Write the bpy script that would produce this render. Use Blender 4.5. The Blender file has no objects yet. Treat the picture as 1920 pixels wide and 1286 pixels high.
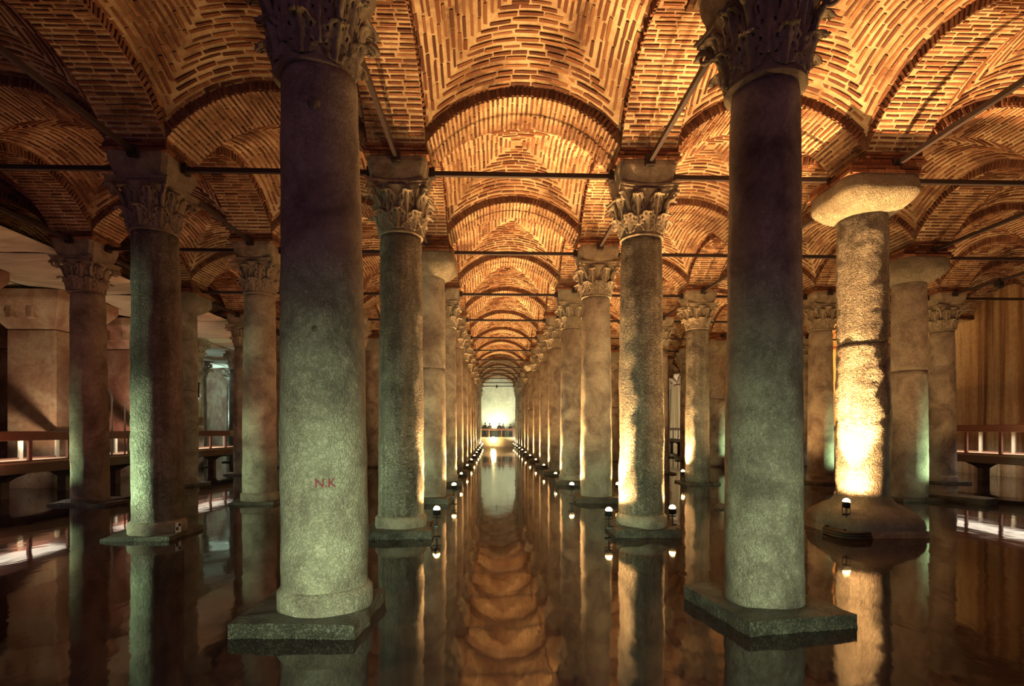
import bpy, math, random
import numpy as np
from mathutils import Vector, Matrix
PI = math.pi
random.seed(7); NR = np.random.RandomState(7)
sc = bpy.context.scene
C = sc.collection

# ------------------------------------------------------------------ camera, world, exposure
S = 4.9                      # spacing of the column grid
CAMZ = 2.1                   # eye height above the water (z = 0)
YAW = math.radians(1.97)
FPX = 1015.0
def rowY(n): return S * (n + 1.25)
def laneX(k): return S * (k + 0.62)
cd = bpy.data.cameras.new('camera'); cam = bpy.data.objects.new('camera', cd); C.objects.link(cam)
cam.location = (0, 0, CAMZ); cam.rotation_euler = (PI/2, 0, -YAW)
cd.sensor_width = 36; cd.lens = 36 * FPX / 1920; cd.shift_y = (805 - 643) / 1920; cd.clip_end = 300
sc.camera = cam
w = bpy.data.worlds.new('world'); sc.world = w; w.use_nodes = True
w.node_tree.nodes['Background'].inputs[0].default_value = (0.34, 0.16, 0.31, 1)
w.node_tree.nodes['Background'].inputs[1].default_value = 0.55
sc.view_settings.view_transform = 'Standard'; sc.view_settings.look = 'None'
sc.view_settings.gamma = 1; sc.view_settings.use_curve_mapping = False
sc.view_settings.exposure = -0.12
sc.cycles.max_bounces = 6; sc.cycles.diffuse_bounces = 2; sc.cycles.glossy_bounces = 3
sc.cycles.sample_clamp_indirect = 4

AMBER = (1.0, 0.52, 0.14); GOLD = (1.0, 0.54, 0.19); GREEN = (0.74, 1.0, 0.55); COOL = (0.75, 1.0, 0.85)
def aim(o, d): o.rotation_euler = Vector(d).to_track_quat('-Z', 'Y').to_euler()
def area(name, loc, d, sx, sy, e, col, spread=180):
    l = bpy.data.lights.new(name, 'AREA'); l.shape = 'RECTANGLE'; l.size = sx; l.size_y = sy
    l.energy = e; l.color = col; l.spread = math.radians(spread)
    o = bpy.data.objects.new(name, l); C.objects.link(o); o.location = loc; aim(o, d); return o
def spot(name, loc, d, e, col, cone=120, blend=.6, r=.05, parent=None):
    l = bpy.data.lights.new(name, 'SPOT'); l.energy = e; l.color = col; l.spot_size = math.radians(cone)
    l.spot_blend = blend; l.shadow_soft_size = r
    o = bpy.data.objects.new(name, l); C.objects.link(o); o.location = loc; aim(o, d)
    if parent: o.parent = parent
    return o
# visitor platform lights behind and beside the viewpoint (green-white lamps low over the water)
area('platform_light', (0.3, -1.5, 1.3), (0.0, 1, -0.10), 5.0, 1.0, 150, GREEN, 50)
area('platform_light', (-16.0, 7.0, 1.5), (1, 0.55, -0.03), 2.0, 0.3, 330, GREEN, 50)
area('platform_light', (16.5, 9.0, 1.3), (-1, 0.7, -0.05), 2.0, 0.3, 90, GREEN, 50)
# floodlights standing behind the two nearest columns and at the columns just outside the frame
for x, y, e in ((3.39, 6.70, 680), (-2.20, 6.75, 60), (7.0, 6.0, 470), (12.2, 10.8, 440), (16, 13, 360)):
    spot('flood_light', (x, y, .40), (0.0, 0.1, 1), e, GOLD, 112, .6)

# ------------------------------------------------------------------ materials
def new_mat(name):
    m = bpy.data.materials.new(name); m.use_nodes = True
    nt = m.node_tree; b = nt.nodes['Principled BSDF']; return m, nt, b
def N(nt, t, **kw):
    n = nt.nodes.new(t)
    for k, v in kw.items():
        if k in n.inputs: n.inputs[k].default_value = v
        else: setattr(n, k, v)
    return n
def ramp(nt, fac, stops):
    r = nt.nodes.new('ShaderNodeValToRGB'); e = r.color_ramp.elements
    while len(e) > 1: e.remove(e[-1])
    e[0].position = stops[0][0]; e[0].color = (*stops[0][1], 1)
    for p, c in stops[1:]:
        x = e.new(p); x.color = (*c, 1)
    nt.links.new(fac, r.inputs[0]); return r.outputs[0]
def mix(nt, fac, a, b, mode='MIX'):
    m = nt.nodes.new('ShaderNodeMix'); m.data_type = 'RGBA'; m.blend_type = mode
    for s, v in ((0, fac), (6, a), (7, b)):
        if hasattr(v, 'is_linked') or hasattr(v, 'links'): nt.links.new(v, m.inputs[s])
        else: m.inputs[s].default_value = v if s == 0 else (*v, 1)
    return m.outputs[2]
def coords(nt, kind='Object', scale=(1, 1, 1), rnd=True):
    tc = nt.nodes.new('ShaderNodeTexCoord'); mp = nt.nodes.new('ShaderNodeMapping')
    mp.inputs['Scale'].default_value = scale
    nt.links.new(tc.outputs[kind], mp.inputs['Vector'])
    if rnd:
        oi = nt.nodes.new('ShaderNodeObjectInfo'); ml = N(nt, 'ShaderNodeMath', operation='MULTIPLY'); ml.inputs[1].default_value = 37
        nt.links.new(oi.outputs['Random'], ml.inputs[0]); cb = nt.nodes.new('ShaderNodeCombineXYZ')
        nt.links.new(ml.outputs[0], cb.inputs[0]); nt.links.new(ml.outputs[0], cb.inputs[2])
        nt.links.new(cb.outputs[0], mp.inputs['Location'])
    return mp.outputs[0]
def noise(nt, vec, scale, detail=6, rough=.6, dist=0):
    n = N(nt, 'ShaderNodeTexNoise'); n.inputs['Scale'].default_value = scale; n.inputs['Detail'].default_value = detail
    n.inputs['Roughness'].default_value = rough; n.inputs['Distortion'].default_value = dist
    nt.links.new(vec, n.inputs['Vector']); return n.outputs['Fac']
def bump(nt, b, h, strength, dist):
    n = nt.nodes.new('ShaderNodeBump'); n.inputs['Strength'].default_value = strength; n.inputs['Distance'].default_value = dist
    nt.links.new(h, n.inputs['Height']); nt.links.new(n.outputs[0], b.inputs['Normal']); return n
def add(nt, a, b, k=1.0):
    m = N(nt, 'ShaderNodeMath', operation='MULTIPLY_ADD'); nt.links.new(b, m.inputs[0]); m.inputs[1].default_value = k
    nt.links.new(a, m.inputs[2]); return m.outputs[0]
def stone(name, stops, scale=1.6, bstr=.6, pits=True, rough=.85, streak=False, bd=.02):
    m, nt, b = new_mat(name); v = coords(nt)
    n1 = noise(nt, v, scale, 8, .65, .4)
    c = ramp(nt, n1, stops)
    n2 = noise(nt, v, scale * 9, 5, .7)
    c = mix(nt, .5, c, ramp(nt, n2, [(.3, (.45, .42, .40)), (.7, (1, 1, 1))]), 'MULTIPLY')
    if streak:
        vs = coords(nt, scale=(5, 5, .35)); n3 = noise(nt, vs, 1.2, 5, .6, .3)
        c = mix(nt, .55, c, ramp(nt, n3, [(.35, (.35, .27, .24)), (.6, (1, 1, 1))]), 'MULTIPLY')
    nt.links.new(c, b.inputs['Base Color']); b.inputs['Roughness'].default_value = rough
    h = n2
    if pits:
        n4 = noise(nt, v, 17 if bd > .05 else 26, 3, .55, 1.2)
        h = add(nt, ramp(nt, n4, [(.40, (0, 0, 0)), (.56, (1, 1, 1))]), n2, .8)
    bump(nt, b, h, bstr, bd); return m
M = {}
M['marble'] = stone('grey_marble', [(.28, (.12, .08, .07)), (.42, (.25, .20, .17)), (.55, (.40, .34, .28)), (.75, (.56, .50, .41))], 1.5, .7, True, .8, False, .025)
M['pitted'] = stone('pitted_marble', [(.28, (.16, .12, .11)), (.45, (.30, .27, .23)), (.62, (.46, .42, .36)), (.8, (.58, .55, .48))], 1.3, 1.0, True, .75, True, .06)
M['carved'] = stone('carved_marble', [(.3, (.16, .12, .09)), (.7, (.44, .38, .30))], 3, .8, False, .8, False, .025)
M['pillow'] = stone('smooth_marble', [(.3, (.20, .17, .13)), (.7, (.46, .42, .34))], 1.8, .9, True, .8, False, .035)
M['plinth'] = stone('wet_dark_stone', [(.3, (.035, .028, .026)), (.7, (.17, .145, .12))], 3, 1.0, True, .45, False, .02)
M['concrete'] = stone('stained_concrete', [(.3, (.26, .13, .10)), (.48, (.46, .29, .20)), (.66, (.64, .52, .38))], .8, .4, False, .85, False, .012)
M['mortar'] = stone('lime_mortar', [(.36, (.16, .09, .055)), (.46, (.40, .28, .17)), (.56, (.56, .43, .28)), (.68, (.74, .60, .40))], .8, .9, False, .9, False, .04)
M['ring_mortar'] = stone('dark_mortar', [(.3, (.16, .09, .06)), (.7, (.30, .18, .12))], 2, .6, False, .9, False, .02)
def brick_mat(name, c0, c1, c2):
    m, nt, b = new_mat(name); v = coords(nt, rnd=True)
    ge = nt.nodes.new('ShaderNodeNewGeometry'); oi = nt.nodes.new('ShaderNodeObjectInfo')
    ad = N(nt, 'ShaderNodeMath', operation='ADD'); fr = N(nt, 'ShaderNodeMath', operation='FRACT')
    nt.links.new(ge.outputs['Random Per Island'], ad.inputs[0]); nt.links.new(oi.outputs['Random'], ad.inputs[1]); nt.links.new(ad.outputs[0], fr.inputs[0])
    c = ramp(nt, fr.outputs[0], [(0, c0), (.5, c1), (1, c2)])
    n = noise(nt, v, 14, 4); c = mix(nt, .6, c, ramp(nt, n, [(.35, (.5, .45, .42)), (.65, (1, 1, 1))]), 'MULTIPLY')
    nt.links.new(c, b.inputs['Base Color']); b.inputs['Roughness'].default_value = .9
    bump(nt, b, n, .6, .012); return m
M['brick'] = brick_mat('fired_brick', (.10, .035, .022), (.20, .075, .04), (.34, .17, .09))
M['ring_brick'] = brick_mat('ring_brick', (.12, .045, .03), (.19, .075, .045), (.28, .13, .08))
def plain(name, col, rough=.6, metal=0, ns=8, amt=.3, bs=.1):
    m, nt, b = new_mat(name); v = coords(nt); n = noise(nt, v, ns, 4)
    c = mix(nt, amt, col, ramp(nt, n, [(.3, (.4, .4, .4)), (.7, (1, 1, 1))]), 'MULTIPLY')
    nt.links.new(c, b.inputs['Base Color']); b.inputs['Roughness'].default_value = rough; b.inputs['Metallic'].default_value = metal
    bump(nt, b, n, bs, .01); return m
M['iron'] = plain('painted_iron', (.045, .032, .036), .5, .4)
M['rail'] = plain('red_brown_rail', (.30, .13, .10), .5)
M['litpost'] = plain('post_lit_tone', (.62, .58, .48), .5)  # far-side posts: light falling on them is put into the colour
M['deck'] = plain('deck_boards', (.50, .36, .24), .5)
M['beam'] = plain('concrete_beam', (.20, .15, .13), .8)
M['darkmetal'] = plain('black_metal', (.03, .03, .035), .4, .6)
M['steel'] = plain('pale_steel', (.55, .52, .45), .35, .7)
M['card'] = plain('white_card', (.8, .8, .76), .6, 0, 8, .1)
M['black'] = plain('black_print', (.02, .02, .02), .6)
M['red'] = plain('red_paint', (.26, .015, .05), .7)
M['cable'] = plain('rubber_cable', (.03, .025, .02), .5)
M['cloth_dark'] = plain('dark_cloth', (.04, .04, .05), .9)
M['cloth_blue'] = plain('blue_cloth', (.05, .08, .16), .9)
M['skin'] = plain('skin', (.50, .30, .20), .6, 0, 8, .1)
M['hair'] = plain('dark_hair', (.03, .02, .015), .7)
def fabric():
    m, nt, b = new_mat('stretched_sheet'); v = coords(nt, scale=(.35, 1.6, 1)); n = noise(nt, v, 1.5, 5, .55, .8)
    c = ramp(nt, n, [(.3, (.50, .45, .36)), (.6, (.72, .68, .55))]); nt.links.new(c, b.inputs['Base Color'])
    b.inputs['Roughness'].default_value = .8; bump(nt, b, n, .6, .15); return m
M['fabric'] = fabric()
def wall_mat():
    m, nt, b = new_mat('stained_plaster'); v = coords(nt, scale=(2.4, 2.4, .10), rnd=False)
    n1 = noise(nt, v, .9, 7, .6, .3); c = ramp(nt, n1, [(.30, (.14, .07, .035)), (.42, (.34, .19, .10)), (.52, (.54, .36, .19)), (.62, (.66, .52, .33)), (.72, (.36, .24, .15))])
    v2 = coords(nt, rnd=False); n2 = noise(nt, v2, 5, 6, .7)
    c = mix(nt, .5, c, ramp(nt, n2, [(.3, (.5, .42, .38)), (.6, (1, 1, 1))]), 'MULTIPLY')
    nt.links.new(c, b.inputs['Base Color']); b.inputs['Roughness'].default_value = .8
    bump(nt, b, add(nt, n2, n1, 2), .5, .04); return m
M['wall'] = wall_mat()
M['endwall'] = stone('pale_plaster', [(.3, (.40, .40, .34)), (.7, (.66, .66, .56))], .5, .4, False, .85, False)
def water_mat():
    m, nt, b = new_mat('murky_water'); v = coords(nt, rnd=False)
    n = noise(nt, v, .9, 8, .7, .5); c = ramp(nt, n, [(.35, (.012, .006, .012)), (.55, (.032, .018, .020)), (.72, (.08, .045, .035))])
    nt.links.new(c, b.inputs['Base Color']); b.inputs['Roughness'].default_value = .05
    b.inputs['IOR'].default_value = 1.7
    v2 = coords(nt, scale=(1, .45, 1), rnd=False); n2 = noise(nt, v2, 1.6, 3, .5, .3); bump(nt, b, n2, .10, .05); return m
M['water'] = water_mat()
def glow(name, col, e):
    m, nt, b = new_mat(name); b.inputs['Emission Color'].default_value = (*col, 1); b.inputs['Emission Strength'].default_value = e
    b.inputs['Base Color'].default_value = (*col, 1); return m
M['lens'] = glow('lit_lens', (1, .62, .22), 60)
M['lens_white'] = glow('lit_lens_white', (.8, 1, .9), 40)
M['lens_sun'] = glow('lit_floodlight_lens', (1, .75, .25), 220)
M['strip'] = glow('lit_strip', (1, .8, .5), 10)

# ------------------------------------------------------------------ mesh helpers
def vnoise(p, f, a, seed=0):
    from mathutils import noise as mn
    return mn.noise(Vector(p) * f + Vector((seed * 7.3, seed * 3.1, seed))) * a
def me_from(name, V, F, mat, smooth=False, uv=None):
    me = bpy.data.meshes.new(name); me.from_pydata([tuple(v) for v in V], [], F); 
    if mat: me.materials.append(mat)
    if smooth: me.polygons.foreach_set('use_smooth', [True] * len(me.polygons))
    me.update(); return me
def link(name, data, parent=None, loc=(0, 0, 0), rot=(0, 0, 0), scale=(1, 1, 1)):
    o = bpy.data.objects.new(name, data); C.objects.link(o)
    o.location = loc; o.rotation_euler = rot; o.scale = scale
    if parent: o.parent = parent
    return o
def tag(o, label=None, cat=None, group=None, kind=None):
    if label: o['label'] = label
    if cat: o['category'] = cat
    if group: o['group'] = group
    if kind: o['kind'] = kind
    return o
class MB:
    def __init__(s): s.V = []; s.F = []
    def box(s, x0, x1, y0, y1, z0, z1, M4=None):
        n = len(s.V); P = [(x, y, z) for z in (z0, z1) for y in (y0, y1) for x in (x0, x1)]
        if M4 is not None: P = [tuple(M4 @ Vector(p)) for p in P]
        s.V += P
        s.F += [tuple(n + i for i in f) for f in ((0, 2, 3, 1), (4, 5, 7, 6), (0, 1, 5, 4), (2, 6, 7, 3), (0, 4, 6, 2), (1, 3, 7, 5))]; return s
    def grid(s, P, nu, nv, wrapu=False):
        n = len(s.V); s.V += [tuple(p) for p in P]
        for j in range(nv - 1):
            for i in range(nu if wrapu else nu - 1):
                a = n + j * nu + i; b = n + j * nu + (i + 1) % nu; s.F.append((a, b, b + nu, a + nu))
        return s
    def loft(s, rings, cap=True):
        k = len(rings[0]); n = len(s.V); s.grid([p for r in rings for p in r], k, len(rings), True)
        if cap:
            s.F.append(tuple(reversed(range(n, n + k)))); m = n + k * (len(rings) - 1); s.F.append(tuple(range(m, m + k)))
        return s
    def lathe(s, prof, seg=24, cx=0, cy=0):
        return s.loft([[(cx + r * math.cos(2*PI*i/seg), cy + r * math.sin(2*PI*i/seg), z) for i in range(seg)] for r, z in prof])
    def tube(s, pts, r, seg=8, r1=None):
        pts = [Vector(p) for p in pts]; rings = []
        up = Vector((0, 0, 1)); 
        for i, p in enumerate(pts):
            t = (pts[min(i+1, len(pts)-1)] - pts[max(i-1, 0)]).normalized()
            a = t.cross(up if abs(t.z) < .95 else Vector((1, 0, 0))).normalized(); b = t.cross(a)
            rr = r if r1 is None else r + (r1 - r) * i / (len(pts) - 1)
            rings.append([tuple(p + a * rr * math.cos(2*PI*k/seg) + b * rr * math.sin(2*PI*k/seg)) for k in range(seg)])
        return s.loft(rings)
    def me(s, name, mat, smooth=False): return me_from(name, s.V, s.F, mat, smooth)
    def obj(s, name, mat, parent=None, smooth=False, **k): return link(name, s.me(name, mat, smooth), parent, **k)
def bevel(o, w=.01, seg=1):
    m = o.modifiers.new('bevel', 'BEVEL'); m.width = w; m.segments = seg; m.limit_method = 'ANGLE'; return o
def rough(o, f=3, a=.02, cuts=0, seed=0):
    "subdivide and push the vertices of a stone about"
    import bmesh
    bm = bmesh.new(); bm.from_mesh(o.data)
    if cuts: bmesh.ops.subdivide_edges(bm, edges=bm.edges[:], cuts=cuts, use_grid_fill=True)
    bm.normal_update()
    for v in bm.verts: v.co += v.normal * (vnoise(v.co, f, a, seed) + vnoise(v.co, f * 3, a * .5, seed + 5))
    bm.to_mesh(o.data); bm.free(); return o

# ------------------------------------------------------------------ the vaulted brick ceiling
A_ = 1.9; HB = .55; RI = 2.375; ZC = 8.54 - RI; RW = RI + .19; DOME = .50
def f_web(u): return ZC + np.sqrt(RW**2 - np.square(u))
def web_pt(u, v): return f_web(u) + DOME * (1 - (v / A_)**2)
def rot4(q, x, y): return [(x, y), (-y, x), (-x, -y), (y, -x)][q]
def web_mortar():
    mb = MB(); nu, nv = 15, 13
    for q in range(4):
        P = []
        for j in range(nv):
            v = A_ * (0.001 + j / (nv - 1) * .999)
            for i in range(nu):
                u = v * (-1 + 2 * i / (nu - 1)); x, y = rot4(q, u, v)
                P.append((x, y, web_pt(u, v) + vnoise((x, y, 0), 2.2, .018)))
        mb.grid(P, nu, nv)
    return mb.me('vault_mortar', M['mortar'], True)
# a brick: unit block, length on x, height of the course on y, face toward -z
BR = np.array([(-.5, -.5, -1), (.5, -.5, -1), (.5, .5, -1), (-.5, .5, -1), (-.5, -.5, .6), (.5, -.5, .6), (.5, .5, .6), (-.5, .5, .6)], float)
BF = [(0, 3, 2, 1), (0, 1, 5, 4), (1, 2, 6, 5), (2, 3, 7, 6), (3, 0, 4, 7), (4, 5, 6, 7)]
def frame(tu, tv, p, L, W, H):
    tu = np.array(tu, float); tu /= np.linalg.norm(tu); tv = np.array(tv, float); tv -= tu * tu.dot(tv); tv /= np.linalg.norm(tv)
    n = np.cross(tu, tv)
    if n[2] < 0 and abs(n[2]) > .02: n = -n; 
    m = Matrix.Identity(4)
    for i in range(3):
        m[i][0] = tu[i] * L; m[i][1] = tv[i] * W; m[i][2] = n[i] * H; m[i][3] = p[i]
    return m
def web_bricks(rs):
    out = []
    pitch = .112; n = int(A_ / pitch)
    for q in range(4):
        for j in range(n):
            v0 = A_ - .05 - j * pitch; ph = rs.uniform(0, 6)
            # run along the arc, half a brick staggered
            smax = RW * math.asin(min(.999, v0 / RW)) - .015; s = -smax + rs.uniform(.0, .12)
            while s < smax - .06:
                L = min(rs.uniform(.28, .44), smax - s); th = (s + L / 2) / RW; u = RW * math.sin(th); v = max(.02, v0 + .012 * math.sin(u * 2.3 + ph) + rs.uniform(-.008, .008))
                if L > .07:
                    x, y = rot4(q, u, v); tx, ty = rot4(q, 1, 0); wx, wy = rot4(q, 0, 1)
                    d = -u / math.sqrt(RW**2 - u**2)
                    out.append((frame((tx, ty, d), (wx, wy, -2 * DOME * v / A_**2), (x, y, float(web_pt(u, v))), L - .012, rs.uniform(.036, .060), rs.uniform(.008, .036)), v))
                s += L + rs.uniform(.012, .035)
    return out
def arch_bricks(rs):
    "bricks on the soffit of an arch band that runs along x, band width on y"
    out = []; th0 = math.asin(A_ / RI) + .05; pitch = .098 / RI; n = int(2 * th0 / pitch)
    for j in range(n):
        th = -th0 + (j + .5) * pitch; y = -HB + rs.uniform(-.12, .0)
        while y < HB - .05:
            L = rs.uniform(.24, .36); y0 = max(y, -HB + .005); y1 = min(y + L, HB - .005)
            if y1 - y0 > .06:
                out.append(frame((0, 1, 0), (math.cos(th), 0, -math.sin(th)), (RI * math.sin(th), (y0 + y1) / 2, ZC + RI * math.cos(th)), y1 - y0, rs.uniform(.028, .05), rs.uniform(.006, .030)))
            y += L + rs.uniform(.02, .05)
    return out
def ring_bricks(rs):
    out = []; th0 = math.asin(A_ / RW) + .01; pitch = .092 / RI; n = int(2 * th0 / pitch)
    for side in (-1, 1):
        for j in range(n):
            th = -th0 + (j + .5) * pitch; r = RI + .10
            t = np.array((math.cos(th), 0, -math.sin(th))); rr = np.array((math.sin(th), 0, math.cos(th)))
            nrm = np.array((0, -side, 0.)); m = Matrix.Identity(4)
            L, W, H = rs.uniform(.16, .20), rs.uniform(.045, .062), rs.uniform(.012, .045)
            p = (r * math.sin(th), side * HB, ZC + r * math.cos(th))
            for i in range(3): m[i][0] = rr[i] * L; m[i][1] = t[i] * W; m[i][2] = nrm[i] * H; m[i][3] = p[i]
            out.append(m)
    return out
def join_bricks(name, mats, mat, rs):
    V = np.empty((len(mats) * 8, 3)); F = []
    for i, m in enumerate(mats):
        a = np.array(m); b = BR + np.concatenate([rs.uniform(-.03, .03, (8, 1)), rs.uniform(-.1, .1, (8, 1)), rs.uniform(-.15, .15, (8, 1))], 1)
        V[i*8:i*8+8] = b @ a[:3, :3].T + a[:3, 3]
        F += [tuple(i * 8 + k for k in f) for f in BF[:5]]
    return me_from(name, V, F, mat)
def arch_mortar(side_ring=True):
    mb = MB(); th0 = math.asin(A_ / RI) + .12; n = 31
    P = []
    for y in (-HB, HB):
        for i in range(n):
            th = -th0 + 2 * th0 * i / (n - 1); P.append((RI * math.sin(th), y, ZC + RI * math.cos(th)))
    mb.grid(P, n, 2)
    return mb.me('arch_mortar', M['mortar'], True)
def arch_ring():
    mb = MB(); th0 = math.asin(A_ / RI) + .02; n = 31
    for y in (-HB, HB):
        P = []
        for r in (RI, RW + .04):
            for i in range(n):
                th = -th0 + 2 * th0 * i / (n - 1); P.append((r * math.sin(th), y, ZC + r * math.cos(th)))
        mb.grid(P, n, 2)
    return mb.me('arch_ring', M['ring_mortar'])
def pier_parts():
    mb = MB(); mb.box(-HB, HB, -HB, HB, 7.34, 8.05)
    core = mb.me('pier_core', M['mortar'])
    rs = np.random.RandomState(5); V = []; F = []
    mb = MB()
    for c, (z, ex) in enumerate(((7.36, .07), (7.445, .045), (7.53, .02), (7.615, .008), (7.70, .008), (7.785, .008), (7.87, .008))):
        for side in range(4):
            a = -HB - ex; b_ = HB + ex; x = a + rs.uniform(-.1, 0)
            while x < b_ - .06:
                L = rs.uniform(.28, .40); x0 = max(a, x); x1 = min(b_, x + L - .015)
                if x1 - x0 > .05:
                    M4 = Matrix.Rotation(side * PI / 2, 4, 'Z'); e = rs.uniform(-.008, .008)
                    mb.box(x0, x1, -HB - ex - e, -HB + .05, z + rs.uniform(-.004, .004), z + .058, M4)
                x += L
    return core, mb.me('pier_bricks', M['brick'])

def corbel_me():
    rs = np.random.RandomState(3); mb = MB()
    for c, h in enumerate((.74, .70, .64)):
        z = 7.08 + c * .095
        mb.box(-h + .03, h - .03, -h + .03, h - .03, z, z + .095)
        for side in range(4):
            x = -h
            while x < h - .08:
                L = rs.uniform(.28, .42); M4 = Matrix.Rotation(side * PI / 2, 4, 'Z'); e = rs.uniform(0, .02)
                mb.box(x, min(h, x + L - .015), -h - e, -h + .06, z + .012, z + .075, M4); x += L
    return mb.me('brick_corbel', M['brick'])
corbel = corbel_me()
R3 = np.random.RandomState(11)
webm = web_mortar(); archm = arch_mortar(); ringm = arch_ring(); pier_core, pier_br = pier_parts()
webb = [join_bricks('brick_courses', [m for m, v in web_bricks(np.random.RandomState(20 + i))], M['brick'], R3) for i in range(3)]
archb = [join_bricks('soffit_bricks', arch_bricks(np.random.RandomState(40 + i)), M['brick'], R3) for i in range(3)]
ringb = [join_bricks('ring_bricks', ring_bricks(np.random.RandomState(60 + i)), M['ring_brick'], R3) for i in range(2)]
brick_me = []
for i in range(6):
    b = BR + np.concatenate([R3.uniform(-.03, .03, (8, 1)), R3.uniform(-.12, .12, (8, 1)), R3.uniform(-.15, .15, (8, 1))], 1)
    brick_me.append(me_from('brick', b, BF, M['brick']))
ring_me = me_from('brick', BR, BF, M['ring_brick'])
ceiling = link('ceiling', None); tag(ceiling, 'golden brick ceiling of cross vaults and arches carried by the columns', 'ceiling', kind='structure')
def hero(mats, parent, mes):
    for i, m in enumerate(mats):
        o = bpy.data.objects.new('brick', mes[i % len(mes)]); C.objects.link(o); o.parent = parent; o.matrix_local = m
ROWS = range(-2, 13); KMIN, KMAX = -6, 4
def in_cone(x, y): return y < 8 or abs(math.degrees(math.atan2(x, y)) - 1.97) < 58
nh = 0
for n in ROWS:                     # bays and arches
    for k in range(KMIN, KMAX + 1):
        x, y = laneX(k), rowY(n)
        if y > 8 and abs(x) > 1.5 * y + 6: continue
        # web bay between (k,n) and (k+1,n+1)
        if k < KMAX:
            v = link('vault', webm, ceiling, (x + S/2, y + S/2, 0))
            if (k, n) == (-1, 0):
                rs = np.random.RandomState(20); W = web_bricks(rs)
                # the web over the first arch and the two side webs, largest in view: single bricks
                big, rest = [], []
                for m, vv in W: (big if (m[1][3] > .15 and len(big) < 190) else rest).append(m)
                hero(big, v, brick_me)
                tag(link('brick', join_bricks('brick_courses', rest, M['brick'], R3), v), kind='stuff')
            else:
                tag(link('brick', webb[(n * 3 + k) % 3], v, rot=(0, 0, 0)), kind='stuff')
            # arch across (along x) at row n
            a = link('arch', archm, ceiling, (x + S/2, y, 0)); r = link('arch_ring', ringm, ceiling, (x + S/2, y, 0))
            if (k, n) == (-1, 1):
                hero(arch_bricks(np.random.RandomState(40))[:110], a, brick_me)
                tag(link('brick', join_bricks('soffit', arch_bricks(np.random.RandomState(40))[110:], M['brick'], R3), a), kind='stuff')
                RBm = ring_bricks(np.random.RandomState(60)); h = len(RBm) // 2
                hero(RBm[:h], r, [ring_me]); tag(link('brick', join_bricks('ring', RBm[h:], M['ring_brick'], R3), r), kind='stuff')
            else:
                tag(link('brick', archb[(n + k) % 3], a), kind='stuff'); tag(link('brick', ringb[(n + k) % 2], r), kind='stuff')
        if n < max(ROWS) + 1:
            a = link('arch', archm, ceiling, (x, y + S/2, 0), (0, 0, PI/2)); r = link('arch_ring', ringm, ceiling, (x, y + S/2, 0), (0, 0, PI/2))
            tag(link('brick', archb[(n + k + 1) % 3], a), kind='stuff'); tag(link('brick', ringb[(n + k + 1) % 2], r), kind='stuff')
        p = link('pier', pier_core, ceiling, (x, y, 0)); tag(link('brick', pier_br, p), kind='stuff')

# ------------------------------------------------------------------ water, floor and walls
XR = laneX(4); XL = laneX(-6); YE = rowY(13)
wm = MB(); wm.box(XL - .3, XR + .3, -9, YE, -.01, 0)
tag(wm.obj('water', M['water']), 'dark still water covering the cistern floor and mirroring the columns', 'water', kind='stuff')
def slab(name, x0, x1, y0, y1, z0, z1, mat):
    o = MB().box(x0, x1, y0, y1, z0, z1).obj(name, mat); o['kind'] = 'structure'; return o
slab('floor', XL - .5, XR + .5, -9.2, YE + .5, -.9, -.5, M['plinth'])
slab('wall_right', XR + .35, XR + .9, -9.2, YE + .5, -.5, 9.6, M['wall'])
slab('wall_left', XL - .9, XL - .35, -9.2, YE + .5, -.5, 9.6, M['concrete'])
slab('wall_back', XL - .9, XR + .9, YE + .0, YE + .5, -.5, 9.6, M['endwall'])
# pilaster strips on the right wall
wr = bpy.data.objects['wall_right']
for y in (21.3, 30.6, 35.4, 40.2, 45.3, 55):
    bevel(MB().box(XR - .05, XR + .4, y - .45, y + .45, -.5, 8.2).obj('pilaster', M['wall'], wr), .04)

# ------------------------------------------------------------------ columns
def ringpts(r, z, seg): return [(r * math.cos(2*PI*i/seg), r * math.sin(2*PI*i/seg), z) for i in range(seg)]
def shaft_mesh(z0, z1, r0, r1, seed, seg=48, rings=50, foot=True, lumps=.012, pit=False):
    mb = MB(); R = []
    for j in range(rings):
        t = j / (rings - 1); z = z0 + (z1 - z0) * t; r = r0 + (r1 - r0) * t + .012 * math.sin(PI * t)
        if foot and z - z0 < .05: r += .0
        pts = []
        for i in range(seg):
            a = 2 * PI * i / seg; p = (math.cos(a) * r, math.sin(a) * r, z)
            d = vnoise(p, 1.6, lumps * 1.2, seed) + vnoise(p, 6, lumps * .7, seed) + vnoise(p, 15, lumps * .35, seed)
            e = min(t, 1 - t) * (z1 - z0)
            if e < .03: d -= .012
            pts.append((math.cos(a) * (r + d), math.sin(a) * (r + d), z))
        R.append(pts)
    mb.loft(R); return mb.me('shaft', M['pitted' if pit else 'marble'], True)
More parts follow.
